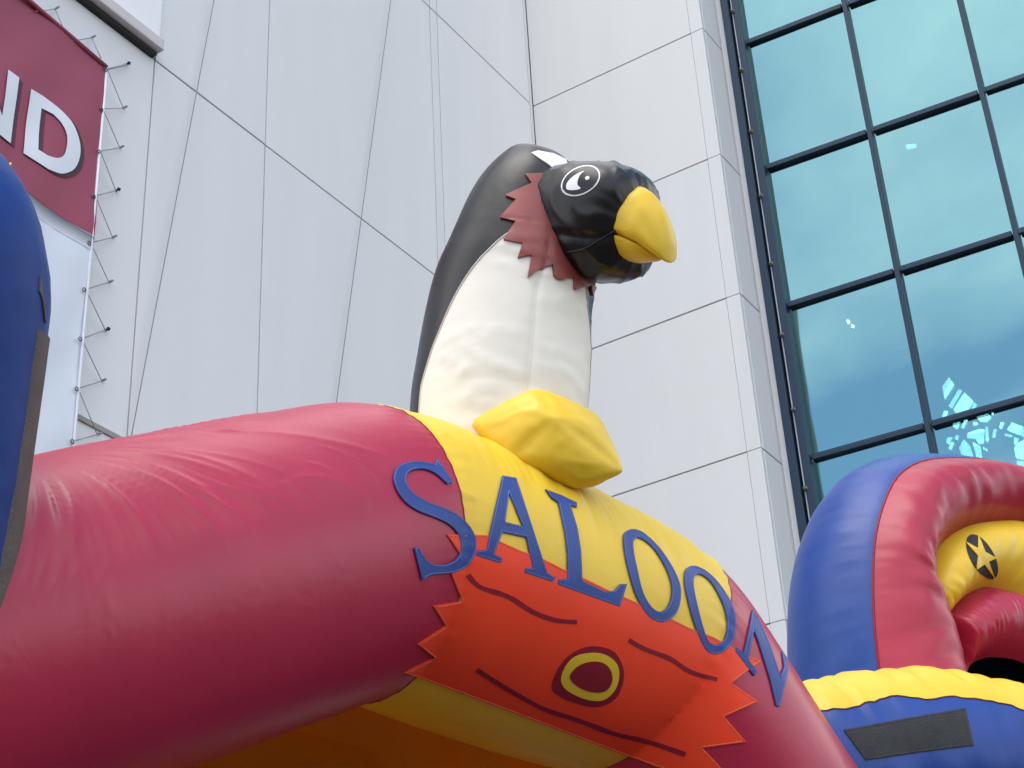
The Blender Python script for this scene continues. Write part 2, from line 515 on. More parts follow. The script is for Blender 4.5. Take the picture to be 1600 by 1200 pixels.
# dim interior behind the glass
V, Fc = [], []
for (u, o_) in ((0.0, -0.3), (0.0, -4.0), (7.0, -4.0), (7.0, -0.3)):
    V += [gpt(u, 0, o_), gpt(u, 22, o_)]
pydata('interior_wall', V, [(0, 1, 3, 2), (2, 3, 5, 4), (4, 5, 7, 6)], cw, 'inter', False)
IP = gpt(0, 0, -3.2)
refl = thing('atrium_skylight', 'broken bright daylit patches of a skylight lattice behind the glass above the pink arch', 'skylight')  # glowing patches added in place of bright reflections in the panes
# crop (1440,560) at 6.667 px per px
REFL = [[(285, 195), (335, 265), (240, 420), (213, 295)], [(385, 320), (415, 330), (310, 510), (280, 495)], [(445, 355), (535, 440), (480, 520), (350, 560), (330, 530)],
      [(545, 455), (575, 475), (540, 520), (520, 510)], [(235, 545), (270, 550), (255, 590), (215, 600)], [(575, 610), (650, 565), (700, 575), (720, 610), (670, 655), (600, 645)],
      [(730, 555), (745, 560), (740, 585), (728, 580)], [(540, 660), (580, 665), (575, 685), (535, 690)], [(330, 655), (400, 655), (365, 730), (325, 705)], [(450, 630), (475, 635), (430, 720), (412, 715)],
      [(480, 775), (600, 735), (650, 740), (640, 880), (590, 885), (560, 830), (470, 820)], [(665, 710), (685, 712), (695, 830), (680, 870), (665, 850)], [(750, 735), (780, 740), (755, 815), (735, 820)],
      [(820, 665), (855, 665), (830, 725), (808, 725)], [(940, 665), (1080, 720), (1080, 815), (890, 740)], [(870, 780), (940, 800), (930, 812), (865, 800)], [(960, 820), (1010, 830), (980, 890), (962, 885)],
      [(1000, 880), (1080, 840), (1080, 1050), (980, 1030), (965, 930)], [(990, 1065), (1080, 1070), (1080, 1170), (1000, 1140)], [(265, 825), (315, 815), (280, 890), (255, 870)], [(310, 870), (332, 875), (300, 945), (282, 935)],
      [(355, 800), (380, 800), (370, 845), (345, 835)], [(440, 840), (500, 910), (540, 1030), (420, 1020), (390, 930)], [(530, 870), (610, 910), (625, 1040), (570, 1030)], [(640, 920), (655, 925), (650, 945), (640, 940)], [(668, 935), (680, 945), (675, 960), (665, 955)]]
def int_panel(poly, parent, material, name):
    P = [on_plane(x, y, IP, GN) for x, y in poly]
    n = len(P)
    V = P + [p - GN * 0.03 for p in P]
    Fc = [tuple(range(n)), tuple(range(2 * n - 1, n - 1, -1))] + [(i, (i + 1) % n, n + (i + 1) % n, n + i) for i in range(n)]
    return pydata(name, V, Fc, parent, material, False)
def clip(poly, nx, ny, c):
    o_ = []
    for i in range(len(poly)):
        a, b = poly[i - 1], poly[i]
        da, db = a[0] * nx + a[1] * ny - c, b[0] * nx + b[1] * ny - c
        if (da <= 0) != (db <= 0):
            t = da / (da - db)
            o_.append((a[0] + (b[0] - a[0]) * t, a[1] + (b[1] - a[1]) * t))
        if db <= 0:
            o_.append(b)
    return o_
def slice_poly(poly):
    ang = R(random.choice((28, 32, 80)))
    nx, ny = math.cos(ang), math.sin(ang)
    d_ = [p[0] * nx + p[1] * ny for p in poly]
    res, c0 = [], min(d_)
    while c0 < max(d_):
        wd = random.uniform(4.5, 9)
        q = clip(clip(poly, nx, ny, c0 + wd), -nx, -ny, -c0)
        if len(q) > 2:
            res.append(q)
        c0 += wd + 0.9
    return res
for poly in REFL:
    # each imitated reflection split again by thin gaps
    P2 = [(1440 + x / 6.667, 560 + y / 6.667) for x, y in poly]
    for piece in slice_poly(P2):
        int_panel(piece, refl, random.choice(('skylight', 'skylight', 'skylight_dim')), 'skylight_pane')
for (a, b, s, what) in ((1290, 470, 2.2, 'upper left of the four dots'), (1297, 477, 2.0, 'second of four dots from the pier'), (1325, 502, 2.8, 'third of four dots from the pier'), (1332, 509, 2.6, 'lowest of the four dots')):
    hexa = [(a + s * math.cos(k * math.pi / 3), b + s * math.sin(k * math.pi / 3)) for k in range(6)]
    L_ = int_panel(hexa, None, 'lamp', 'ceiling_lamp')
    L_['label'] = 'tiny warm lamp behind glass, ' + what; L_['category'] = 'lamp'; L_['group'] = 'lamps behind the glass'
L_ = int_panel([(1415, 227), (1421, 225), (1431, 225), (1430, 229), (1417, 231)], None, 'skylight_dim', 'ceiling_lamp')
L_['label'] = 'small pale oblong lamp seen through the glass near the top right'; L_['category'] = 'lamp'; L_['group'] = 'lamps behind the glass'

# ------------------------------------------------------------------ banner on the left wall
BN = CORNER + LN * 0.14
ban = thing('wall_banner', 'crimson and white banner with large pale ND lettering laced to the white wall', 'banner')
def bp(px, py, off=0.0):
    return on_plane(px, py, BN + LN * off, LN)
def bpoly(name, outlines, off, parent, material, cell=40):
    bm = flat_fill(outlines, cell)
    for v in bm.verts:
        P = bp(v.co.x, v.co.y, off)
        u = (P - CORNER).dot(LD)
        v.co = P + LN * (0.014 * math.sin(u * 5 + P.z * 1.3) + 0.010 * math.sin(u * 9 - P.z * 4) + 0.012 * nz(u * 2.0, P.z * 3.5, 2))
    me = bpy.data.meshes.new(name)
    bm.normal_update()
    if sum((f.normal for f in bm.faces), Vector()).dot(LN) < 0:
        bmesh.ops.reverse_faces(bm, faces=bm.faces)
    bm.to_mesh(me); bm.free()
    return link(name, me, parent, material, True)
def edge_r(y):      # right edge of the banner in the photo
    return 167.5 - (y - 107) * (167.5 - 115.5) / (689 - 107)
red = [(-420, -330), (44, 0), (166, 105), (145, 371), (-330, 40)]
bpoly('banner_red_field', [red], 0.0, ban, 'banner', 12)
white = [(145, 372), (edge_r(760), 760), (edge_r(960), 960), (-330, 640), (-330, 41)]
bpoly('banner_white_field', [white], 0.0, ban, 'bannerw', 20)
for k in range(5):
    c0 = 0.20 + 0.10 * k
    M_ = mat('printed shadow %d' % k, (c0 * .95, c0, c0 * 1.12), 0.5, 0.3)
    d0, d1 = k * 4.5, (k + 1) * 4.5
    bpoly('printed_shade', [[(145 - d0 * .08, 372 + d0), (145 - d1 * .08, 372 + d1), (-330, 41 + d1), (-330, 41 + d0)]], 0.003, ban, M_, 14)
Dout = catmull([(70, 148), (90, 165), (110, 190), (121, 215), (124.5, 236), (121, 256), (112, 267), (95, 271), (75, 264)], 4, False)
Dout = [(51, 137.5)] + Dout + [(38.5, 238)]
Din = [(68, 167), (61, 233)] + catmull([(75, 243), (88, 247), (98, 244), (103, 232), (104, 212), (97, 193), (85, 177)], 4, False)
Np = [(12.5, 109), (30.5, 121), (18, 223), (-2, 210), (-38, 100), (-47, 178), (-66, 166), (-56, 66), (-38, 78), (2, 182)]
sh = [(0.16, 0.02, 0.045), (0.10, 0.03, 0.05), (0.055, 0.035, 0.055)]
for k, c0 in enumerate(sh):
    M_ = mat('printed letter shadow %d' % k, c0, 0.5, 0.3)
    o_ = (6.5 - 1.8 * k, 7.5 - 2.0 * k)
    for ol in ([Dout, Din], [Np]):
        bpoly('printed_shade', [[(x + o_[0], y + o_[1]) for x, y in q] for q in ol], 0.003 + 0.002 * k, ban, M_, 14)
bpoly('letter', [Dout, Din], 0.011, ban, 'bletter', 14)
bpoly('letter', [Np], 0.011, ban, 'bletter', 14)
tube('hem_rope', [bp(166.5, 106, 0.01), bp(edge_r(400), 400, 0.01), bp(edge_r(700), 700, 0.01), bp(edge_r(950), 950, 0.01)], 0.012, ban, 'bletter')
tube('hem_bar', [bp(-60, -85, 0.01), bp(44, 0, 0.01), bp(166, 105, 0.01)], 0.022, ban, 'banner')
pegs = [(197, 101), (192.5, 169), (187, 231), (181, 298), (176, 371), (170, 441), (164.6, 516), (159, 595), (152, 679)]
grom = [(167.6, 108), (161, 170), (157, 236), (149, 306), (141.7, 379), (134, 452), (127.5, 529), (122, 607), (115.5, 689)]
def wallp(px, py, off=0.03):
    return on_plane(px, py, CORNER + LN * off, LN)
for q in grom:
    c = bp(q[0] - 2.2, q[1] + .5, 0.02)
    tube('eyelet', [c + (LD * math.cos(k * math.pi / 6) + Z3 * math.sin(k * math.pi / 6)) * 0.016 for k in range(13)], 0.005, ban, 'steel', 5)
for i, (p, q) in enumerate(zip(pegs, grom)):
    tube('lacing_cord', [wallp(*p), bp(*q, 0.01)], 0.005 if i else 0.011, ban, 'cord', 6)
    if i:
        tube('lacing_cord', [wallp(*p), bp(*grom[i - 1], 0.01)], 0.0038, ban, 'cord', 6)
    a = wallp(*p, 0.0)
    tube('wall_peg', [a, a + LN * 0.03, a + LN * 0.034, a + LN * 0.05], [0.010, 0.010, 0.019 if i in (0, 3, 6) else 0.011, 0.008], ban, 'frame' if i in (0, 3, 6) else 'cord', 8)
for p, q1, q2 in (((86, 14), (56, 18), (103, 53)), ((143, 59), (113, 64), (158, 91)), ((20, -45), (-5, -40), (40, -8))):
    tube('lacing_cord', [bp(*q1, 0.01), wallp(*p)], 0.0055, ban, 'cord', 6); tube('lacing_cord', [wallp(*p), bp(*q2, 0.01)], 0.0045, ban, 'cord', 6)
    a = wallp(*p, 0.0)
    tube('wall_peg', [a, a + LN * 0.03, a + LN * 0.05], [0.009, 0.010, 0.008], ban, 'cord', 8)
# two slack cables slanting down the wall
for (x0, y0), (x1, y1), lab in (((342, -40), (198, 720), 'thin grey cable slanting down the white wall beside the banner'), ((616, -40), (516, 700), 'thin grey cable slanting down the white wall left of the bird')):
    a = on_plane(x0, y0, CORNER + LN * 0.06, LN); b = on_plane(x1, y1, CORNER + LN * 0.06, LN)
    d = b - a
    a2 = a - d * 0.5; b2 = b + d * 0.6
    o = tube('cable', [a2, a, b, b2], 0.005, None, 'cable', 6)
    o['label'] = lab; o['category'] = 'cable'; o['group'] = 'cables on the wall'

# ------------------------------------------------------------------ saloon arch
RAD = 0.45
J1 = CAM + Vector((-0.485, 4.735, 2.245))
dL = Vector((0.65, 0.61, 0.454)).normalized()
dM = Vector((0.685, 0.724, -0.035)).normalized()
azr = R(43.4)
dR = (Vector((math.sin(azr), math.cos(azr), 0)) * math.cos(R(44)) - Z3 * math.sin(R(44))).normalized()
LEN_M = 1.22
J2 = J1 + dM * LEN_M
PL_ = J1 - dL * 1.75
PR_ = J2 + dR * 1.7
ctrl = [PL_, J1, J2, PR_]
# rounded polyline sampled evenly
def rounded(ctrl, rad=0.22, step=0.02):
    pts = []
    segs = []
    last = ctrl[0]
    for i in range(1, len(ctrl) - 1):
        a = ctrl[i] + (ctrl[i - 1] - ctrl[i]).normalized() * rad
        b = ctrl[i] + (ctrl[i + 1] - ctrl[i]).normalized() * rad
        n = max(2, int((a - last).length / step))
        pts += [last.lerp(a, k / n) for k in range(n)]
        n = max(4, int(2 * rad / step))
        for k in range(n):
            t = k / n
            pts.append(a.lerp(ctrl[i], t).lerp(ctrl[i].lerp(b, t), t))
        last = b
    n = max(2, int((ctrl[-1] - last).length / step))
    pts += [last.lerp(ctrl[-1], k / n) for k in range(n + 1)]
    return pts
path = rounded(ctrl, 0.15, 0.008)
acc = [0.0]
for a, b in zip(path, path[1:]):
    acc.append(acc[-1] + (b - a).length)
i1 = min(range(len(path)), key=lambda k: (path[k] - J1).length)
i2 = min(range(len(path)), key=lambda k: (path[k] - J2).length)
s1, s2 = acc[i1], acc[i2]
def frame(i):
    T = (path[min(i + 1, len(path) - 1)] - path[max(i - 1, 0)]).normalized()
    u = T.cross(Z3).normalized()
    v = u.cross(T).normalized()
    return T, u, v
NT = 420
def arch_disp(s, th):
    """wrinkles of the blown-up fabric; s from the first seam, th 0 = towards the viewer, 90 deg = up"""
    d = 0.0
    if s < 0.05:
        dx_ = s + 1.16
        dy_ = RAD * (R(66) - th)
        rho = math.hypot(dx_, dy_) + 1e-4
        phi = math.atan2(dy_, dx_) - 0.42 * rho
        am = sst(0.10, 0.42, rho) * math.exp(-rho / 0.36) * (0.25 + 0.75 * sst(R(72), R(40), th)) * (0.12 + 0.88 * sst(R(-8), R(34), th))
        f1 = ridge(phi * 5.0 + 3.1, rho * 0.9, 1.3)
        f2 = ridge(phi * 9.0, rho * 0.8, 7.7)
        d += am * (0.026 * (max(f1, 0) ** 4 - 0.25) + 0.010 * max(f2, 0) ** 4)
        d -= 0.012 * math.exp(-(rho / 0.12) ** 2)
        # long shallow creases farther along, broken up so that no two run alike
        brk = sst(-0.15, 0.25, nz(s * 2.6 + 1, th * 1.9, 11))
        am2 = sst(0.15, 0.5, rho) * math.exp(-max(rho - 0.5, 0) / 0.6) * sst(R(-35), R(20), th)
        d += 0.005 * brk * am2 * max(ridge(phi * 8 + nz(s * 2, th * 2) * .9, rho * 1.3, 4.2), 0) ** 6
        d += 0.0035 * brk * sst(0.3, 0.7, rho) * sst(R(-30), R(10), th) * max(ridge(s * 3.1 + th * 2.2, th * 1.3 - s * 0.9, 8.2), 0) ** 8
    # gathers beside the seams
    if s > 0 and s < s2 - s1:
        top = sst(R(-5), R(35), th) * sst(R(170), R(120), th)
        d += 0.0075 * top * nz(s * 17, th * 1.3, 2.0) + 0.003 * top * nz(s * 38, th * 2.0, 9.0)
        d += 0.004 * nz(s * 3.0, th * 2.0, 6.0)
    for q in (0.0, s2 - s1):
        e = abs(s - q)
        d += -0.0015 * math.exp(-(e / 0.02) ** 2)
        d += 0.004 * math.exp(-e / 0.06) * nz(th * 14, q * 5, 3)
    if s > s2 - s1:
        d += 0.004 * nz(s * 3, th * 3, 2)
    return d
def arch_rows(ia, ib):
    rows = []
    for i in range(ia, ib + 1):
        T, u, v = frame(i)
        s = acc[i] - s1
        r0 = RAD + 0.012 * math.sin(min(max(s / (s2 - s1), 0), 1) * math.pi)
        row = []
        for k in range(NT):
            th = -math.pi / 2 + 2 * math.pi * k / NT
            r_ = r0 + arch_disp(s, th)
            row.append(path[i] + (u * math.cos(th) + v * math.sin(th)) * r_)
        rows.append(row)
    return rows
arch = thing('saloon_arch', 'crimson and yellow inflatable arch tube lettered SALOON with an orange jagged patch', 'inflatable arch')
segL = grid('tube_segment', arch_rows(0, i1), arch, 'crimson', True)
cap_rows = []
T, u, v = frame(0)
for k in range(13):
    q = math.pi / 2 * k / 12
    cap_rows.append([path[0] - T * 0.16 * math.sin(q) + (p - path[0]) * max(math.cos(q), 0.002) for p in [segL.data.vertices[i].co.copy() for i in range(NT)]])
grid('tube_end', cap_rows, arch, 'crimson', True)
segM = grid('tube_segment', arch_rows(i1, i2), arch, 'yellow', True)
segR = grid('tube_segment', arch_rows(i2, len(path) - 1), arch, 'crimson', True)
for ii in (i1, i2):
    row = arch_rows(ii, ii)[0]
    T, u, v = frame(ii)
    tube('seam_piping', row + [row[0]], 0.0026, arch, 'stroke', 5)
# straight leg on to the ground from the right end
leg_p = [PR_ - dR * 0.02]
T0 = dR.copy()
legpts = [PR_]
for k in range(1, 9):
    T0 = (T0 * (1 - k / 9) + Vector((0, 0, -1)) * (k / 9)).normalized()
    legpts.append(legpts[-1] + T0 * 0.15)
legpts.append(Vector((legpts[-1].x, legpts[-1].y, 0.0)))
rows = []
for i, p in enumerate(legpts):
    a = legpts[max(i - 1, 0)]; b = legpts[min(i + 1, len(legpts) - 1)]
    T = (b - a).normalized(); u = Vector((math.cos(azr), -math.sin(azr), 0)); v = u.cross(T)
    rows.append([p + (u * math.cos(2 * math.pi * k / 48) + v * math.sin(2 * math.pi * k / 48)) * RAD for k in range(48)])
grid('arch_leg', rows, arch, 'crimson', True)
# orange lining stretched behind and under the arch
nb = -Vector((math.cos(azr), -math.sin(azr), 0))
hd = Vector((math.sin(azr), math.cos(azr), 0))
rows = []
for i in range(41):
    s = -1.7 + 3.9 * i / 40
    row = []
    base = J1 + hd * s
    zz = base.z - 0.12 - (0.35 * max(-s, 0) if s < 0 else 0) - 0.9 * max(s - LEN_M, 0)
    for j in range(31):
        y = 0.05 + 1.6 * j / 30
        p = base + nb * y
        p.z = zz + 0.05 * abs(math.sin(j / 30 * math.pi * 5)) + 0.15 * math.sin(j / 30 * math.pi)
        row.append(p)
    rows.append(row)
lin = grid('canopy_lining', rows, arch, 'lining')

rows2 = []
for r_ in rows:
    p = r_[-1]
    rows2.append([p.copy(), p * 0.7 + Vector((p.x, p.y, 0)) * 0.3 + nb * 0.1, Vector((p.x, p.y, 0)) + nb * 0.0])
grid('lining_wall', rows2, arch, 'lining')  # added wall; keeps bright horizon and building reflections off the tube underside

B_arch = bvh_of(segL, segM, segR)
def c4(pts):
    return [(560 + x / 2.2229, 660 + y / 2.2229) for x, y in pts]
ORG = [(305, 390), (440, 391), (500, 418), (560, 445), (640, 475), (720, 515), (800, 550), (860, 580), (940, 615), (1040, 660), (1150, 715), (1230, 745), (1300, 785), (1330, 803), (1395, 830),
       (1295, 905), (1385, 970), (1270, 1022), (1345, 1110), (1195, 1130), (1275, 1215), (1150, 1235), (1030, 1192), (830, 1117), (630, 1040), (430, 965), (238, 893), (160, 868), (262, 815), (205, 770), (300, 705), (258, 638), (357, 620), (318, 520), (372, 490)]
patch = sew('orange_patch', [c4(ORG)], B_arch, 0.0042, arch, 'orange', 5, 0.004)
stitch_loop('stitching', c4(ORG), B_arch, 0.0045, 0.0011, patch, 'orangethread', 2.0)
for ln, wd in ((([(378, 528), (400, 555), (430, 575), (520, 605), (600, 655), (680, 685), (755, 692)]), 18), ([(936, 755), (990, 785), (1080, 820), (1150, 865), (1243, 892)], 17), ([(410, 856), (520, 925), (640, 990), (760, 1030), (880, 1075), (1000, 1105), (1135, 1152)], 19)):
    cl = catmull(ln, 4, False)
    sew('stroke', [c4(ribbon2d(cl, [wd * (0.85 + 0.25 * nz(x * .02, y * .02, 3)) for x, y in cl]))], B_arch, 0.0058, arch, 'stroke', 5, 0.002)
def sm(pts, per=4):
    return c4(catmull(pts, per))
r1 = [(670, 920), (683, 870), (720, 815), (780, 780), (840, 778), (890, 800), (918, 860), (910, 920), (880, 965), (820, 985), (750, 970), (700, 950)]
r2 = [(700, 890), (715, 845), (750, 810), (810, 798), (860, 808), (895, 840), (900, 890), (880, 935), (840, 962), (780, 955), (720, 925)]
r3 = [(730, 880), (755, 845), (800, 828), (845, 832), (872, 860), (875, 900), (850, 930), (800, 930), (755, 910)]
sew('ring_patch', [sm(r1)], B_arch, 0.0058, arch, 'stroke', 5, 0.003)
sew('ring_patch', [sm(r2)], B_arch, 0.0074, arch, 'yellow', 5, 0.003)
sew('ring_patch', [sm(r3)], B_arch, 0.009, arch, 'stroke', 5, 0.003)
S_ = [(270, 128), (325, 208), (306, 216), (270, 184), (235, 167), (200, 165), (172, 176), (162, 200), (172, 230), (202, 258), (250, 282), (310, 304), (362, 338), (395, 380), (406, 420), (400, 460), (375, 498), (332, 520), (290, 525), (245, 530), (218, 550), (190, 438), (204, 430), (226, 470), (252, 490), (290, 494), (328, 480), (350, 450), (350, 410), (335, 377), (300, 348), (250, 327), (200, 307), (158, 277), (130, 237), (118, 195), (130, 160), (160, 143), (200, 138), (240, 142), (262, 148)]
def smooth_keep(pts, sharp, per=3):
    """catmull but keep the listed corner indices sharp"""
    n = len(pts); out_ = []
    for i in range(n):
        p1, p2 = pts[i], pts[(i + 1) % n]
        p0 = pts[(i - 1) % n] if i not in sharp else p1
        p3 = pts[(i + 2) % n] if (i + 1) % n not in sharp else p2
        for k in range(per):
            t = k / per
            out_.append(tuple(0.5 * (2 * b + (c - a) * t + (2 * a - 5 * b + 4 * c - d) * t * t + (3 * b - a - 3 * c + d) * t ** 3) for a, b, c, d in zip(p0, p1, p2, p3)))
    return out_
Aout = [(497, 188), (545, 196), (652, 522), (681, 539), (670, 553), (572, 520), (579, 505), (602, 506), (579, 400), (497, 382), (468, 458), (497, 471), (490, 488), (405, 462), (409, 446), (440, 442)]
Ain = [(520, 248), (506, 347), (567, 362)]
Lp = [(645, 235), (700, 255), (756, 282), (755, 298), (734, 292), (758, 370), (770, 450), (774, 550), (850, 587), (885, 585), (905, 562), (929, 562), (905, 640), (688, 562), (692, 545), (722, 542), (722, 460), (712, 380), (690, 280), (668, 266)]
O1o = [(918, 392), (945, 374), (985, 385), (1040, 435), (1085, 500), (1112, 560), (1116, 610), (1102, 660), (1072, 688), (1040, 692), (1000, 668), (960, 600), (935, 520), (920, 450)]
O1i = [(953, 412), (975, 404), (1020, 438), (1060, 500), (1082, 560), (1082, 610), (1067, 645), (1045, 658), (1015, 642), (985, 590), (965, 510), (953, 450)]
O2o = [(1130, 522), (1147, 502), (1180, 505), (1225, 535), (1270, 590), (1300, 650), (1308, 710), (1296, 762), (1265, 796), (1230, 805), (1200, 785), (1170, 720), (1145, 640), (1130, 570)]
O2i = [(1162, 540), (1180, 529), (1215, 550), (1250, 605), (1271, 660), (1277, 710), (1270, 748), (1252, 768), (1225, 770), (1205, 745), (1185, 680), (1168, 610), (1161, 570)]
N_ = [(1365, 652), (1387, 685), (1425, 770), (1462, 882), (1475, 850), (1467, 795), (1484, 820), (1490, 862), (1478, 912), (1460, 988), (1448, 985), (1425, 890), (1385, 762), (1370, 725), (1352, 825), (1382, 868), (1372, 882), (1306, 795), (1311, 783), (1335, 800), (1357, 700)]
for ols in ([c4(smooth_keep(S_, {0, 1, 2, 20, 21, 22, 40}))], [c4(Aout), c4(Ain)], [c4(Lp)], [sm(O1o), sm(O1i)], [sm(O2o), sm(O2i)], [c4(N_)]):
    lt = sew('letter', ols, B_arch, 0.0056, arch, 'letter', 5, 0.003)
    for ol in ols:
        stitch_loop('stitching', ol, B_arch, 0.0059, 0.0010, lt, 'bluethread', 1.8 if ol is ols[0] else -1.8)

# ------------------------------------------------------------------ inflatable bird
bird = thing('inflatable_penguin', 'inflatable black and white penguin with brick red collar sitting on the saloon arch', 'inflatable bird')
BD = 5.78
PXM = BD / F_PX
def cen(px, py):
    return un(px, py, BD + (640 - py) * PXM * 0.40)
body_sec = [(762, 780, 118), (770, 725, 132), (779, 640, 138), (788, 560, 135), (797, 480, 128), (811, 420, 121), (824, 350, 104), (836, 300, 88), (845, 268, 68), (852, 252, 46), (855, 244, 20)]
# smooth section interpolation
bs = catmull([tuple(map(float, q)) for q in body_sec], 10, False)
NB = 96
rows_b, rows_w = [], []
cents = [cen(q[0], q[1]) for q in bs]
def belly_w(py):
    t = (py - 392) / (640 - 392)
    if t <= 0:
        return 0.0
    return R(78) * math.sqrt(min(1.0, t * 1.0)) ** 0.9 if t < 1 else R(78)
TH0 = R(17)
def ring_at(i, ths):
    c = cents[i]
    q = bs[i]
    T = (cents[min(i + 1, len(cents) - 1)] - cents[max(i - 1, 0)]).normalized()
    e2 = -FW - T * (-FW).dot(T); e2.normalize()
    e1 = e2.cross(T) * -1
    if e1.dot(RIGHT) < 0:
        e1 = -e1
    r_ = q[2] * depth(c) / F_PX
    row = []
    for th in ths:
        rr = r_
        py = q[1]
        a = th - TH0
        # horizontal pull creases over the belly and soft lumps
        rr += 0.0042 * max(ridge(a * 0.8 + 4, py * 0.030 + a * .3, 2.5), 0) ** 7 * sst(640 + 60, 560, py) * sst(380, 440, py) * sst(1.4, 1.0, abs(a))
        rr += 0.003 * nz(a * 2.0, py * 0.012, 8.1) + sst(1.35, 0.9, abs(a)) * (0.0025 * max(ridge(a * 1.1 + py * .012, py * 0.042, 12.5), 0) ** 8 + 0.006 * sst(540, 640, py) * max(ridge(a * 1.6 - py * .01, py * 0.03, 15.5), 0) ** 4)
        rr += 0.010 * ridge(a * 2.0, py * 0.045, 1.1) * math.exp(-((py - 395) / 28.0) ** 2) * sst(-0.3, -0.9, a)
        rr += -0.006 * math.exp(-(a / 0.035) ** 2) * sst(395, 440, py)
        row.append(c + (e1 * math.sin(th) + e2 * math.cos(th)) * rr)
    return row
itop = max(i for i in range(len(bs)) if belly_w(bs[i][1]) > 0.0)
for i in range(len(bs)):
    bw = belly_w(bs[i][1])
    if bw > 0:
        rows_w.append(ring_at(i, [TH0 - bw + 2 * bw * k / 60 for k in range(61)]))
    rows_b.append(ring_at(i, [TH0 + bw + (2 * math.pi - 2 * bw) * k / 110 for k in range(111)]))
il = max(i for i in range(len(bs)) if belly_w(bs[i][1]) > 0)
rows_w.append(ring_at(il + 1, [TH0] * 61))
body = grid('body', rows_b, bird, 'black')
# closing tip of the belly arch
belly = grid('belly', rows_w, bird, 'white')
bodyc = bvh_of(body, belly)
# piping between belly and back
for side in (0, 30, -1):
    tube('belly_seam', [r_[side] for r_ in rows_w], 0.0035 if side != 30 else 0.0022, bird, 'palethread' if side != 30 else 'white', 5)
# cap: pale panel on the crown behind the head
def c3(pts):
    return [(760 + x / 4.284, 220 + y / 4.284) for x, y in pts]
CAP = [(300, 84), (345, 70), (450, 90), (560, 140), (630, 200), (570, 265), (505, 245), (420, 165)]
sew('crown_panel', [c3(CAP)], bodyc, 0.004, bird, 'eyewhite', 6, 0.006)
COLR = [(415, 188), (428, 222), (260, 230), (303, 290), (128, 372), (200, 400), (93, 520), (197, 545), (116, 667), (242, 690), (208, 787), (302, 765), (274, 917), (335, 870), (438, 832), (445, 905), (480, 932), (577, 915), (582, 1000), (690, 968), (700, 1040), (722, 985), (735, 940),
        (740, 880), (690, 790), (640, 720), (570, 650), (520, 580), (490, 500), (480, 430), (500, 350), (530, 300), (520, 245), (455, 215)]
collar = sew('collar', [c3(COLR)], bodyc, 0.009, bird, 'collar', 5, 0.008)

# head: rounded loft along its own axis
HC = un(932, 346, BD + (640 - 346) * PXM * 0.40 - 0.16)
hx = (RIGHT * 0.76 - FW * 0.63 + UPV * -0.12).normalized()
hy = (UPV - hx * UPV.dot(hx)).normalized()
hz = hx.cross(hy)                # sideways (towards the viewer's left or right)
if hz.dot(FW) > 0:
    hz = -hz
k_ = depth(HC) / F_PX
prof = [(-150, 50), (-120, 62), (-80, 80), (-40, 92), (0, 97), (30, 96), (54, 90), (70, 78), (79, 58), (83, 30), (84, 3)]
prof = catmull([tuple(map(float, q)) for q in prof], 6, False)
rows = []
for x, r_ in prof:
    row = []
    for k in range(96):
        a = 2 * math.pi * k / 96
        ca, sa = math.cos(a), math.sin(a)
        # slightly boxy section, flatter crown
        pw = (abs(ca) ** 2.7 + abs(sa) ** 2.7) ** (-1 / 2.7) * 0.96
        rr = r_ * pw
        # groove of the mouth seam on both cheeks
        if sa > 0 or True:
            g_ = math.exp(-((ca + 0.28) / 0.05) ** 2)
            rr -= 4.5 * g_
        rr += 4.0 * max(ridge(x * .018 + 2 + ca, a * 1.3, 3.3), 0) ** 6 + 1.4 * nz(x * .03, a * 1.6, 5.5) + 3.0 * max(ridge(a * 3.2, x * .010, 6.1), 0) ** 6 * sst(-20, -90, x)
        rr += 2.6 * nz(a * 9, x * .012, 1.2) * sst(20, 70, x)
        drop = -0.0006 * max(x, 0) ** 2
        row.append(HC + hx * x * k_ + hy * (ca * rr + drop) * k_ + hz * sa * rr * 0.97 * k_)
    rows.append(row)
head = grid('head', rows, bird, 'black', True)
B_head = bvh_of(head)
# eye, sewn on in layers
def ell(cx, cy, a, b, ang, n=36, t0=0, t1=360):
    o_ = []
    for k in range(n):
        t = R(t0 + (t1 - t0) * k / n)
        x, y = a * math.cos(t), b * math.sin(t)
        o_.append((cx + x * math.cos(R(ang)) - y * math.sin(R(ang)), cy + x * math.sin(R(ang)) + y * math.cos(R(ang))))
    return o_
sew('eye', [ell(907.5, 283, 32.5, 21, -28)], B_head, 0.003, bird, 'eyewhite', 6, 0.006)
sew('eye_field', [ell(907.5, 283, 30.0, 18.8, -28)], B_head, 0.0045, bird, 'black', 6, 0.004)
CRES = catmull([(914, 269), (903, 273), (892, 281), (886, 290), (887, 297), (896, 298), (906, 296.5), (908, 294), (903.5, 290), (904, 282), (908, 274)], 4)
sew('eye_white', [CRES], B_head, 0.006, bird, 'eyewhite', 5, 0.004)
sew('eye_glint', [ell(918.5, 279.5, 3.4, 2.8, -30, 14)], B_head, 0.006, bird, 'eyewhite', 3, 0.004)
# mouth seam
stitch('mouth_seam', catmull([(873, 394), (890, 394), (915, 388), (940, 373), (963, 359)], 4, False), B_head, 0.0, 0.0035, bird, 'black')

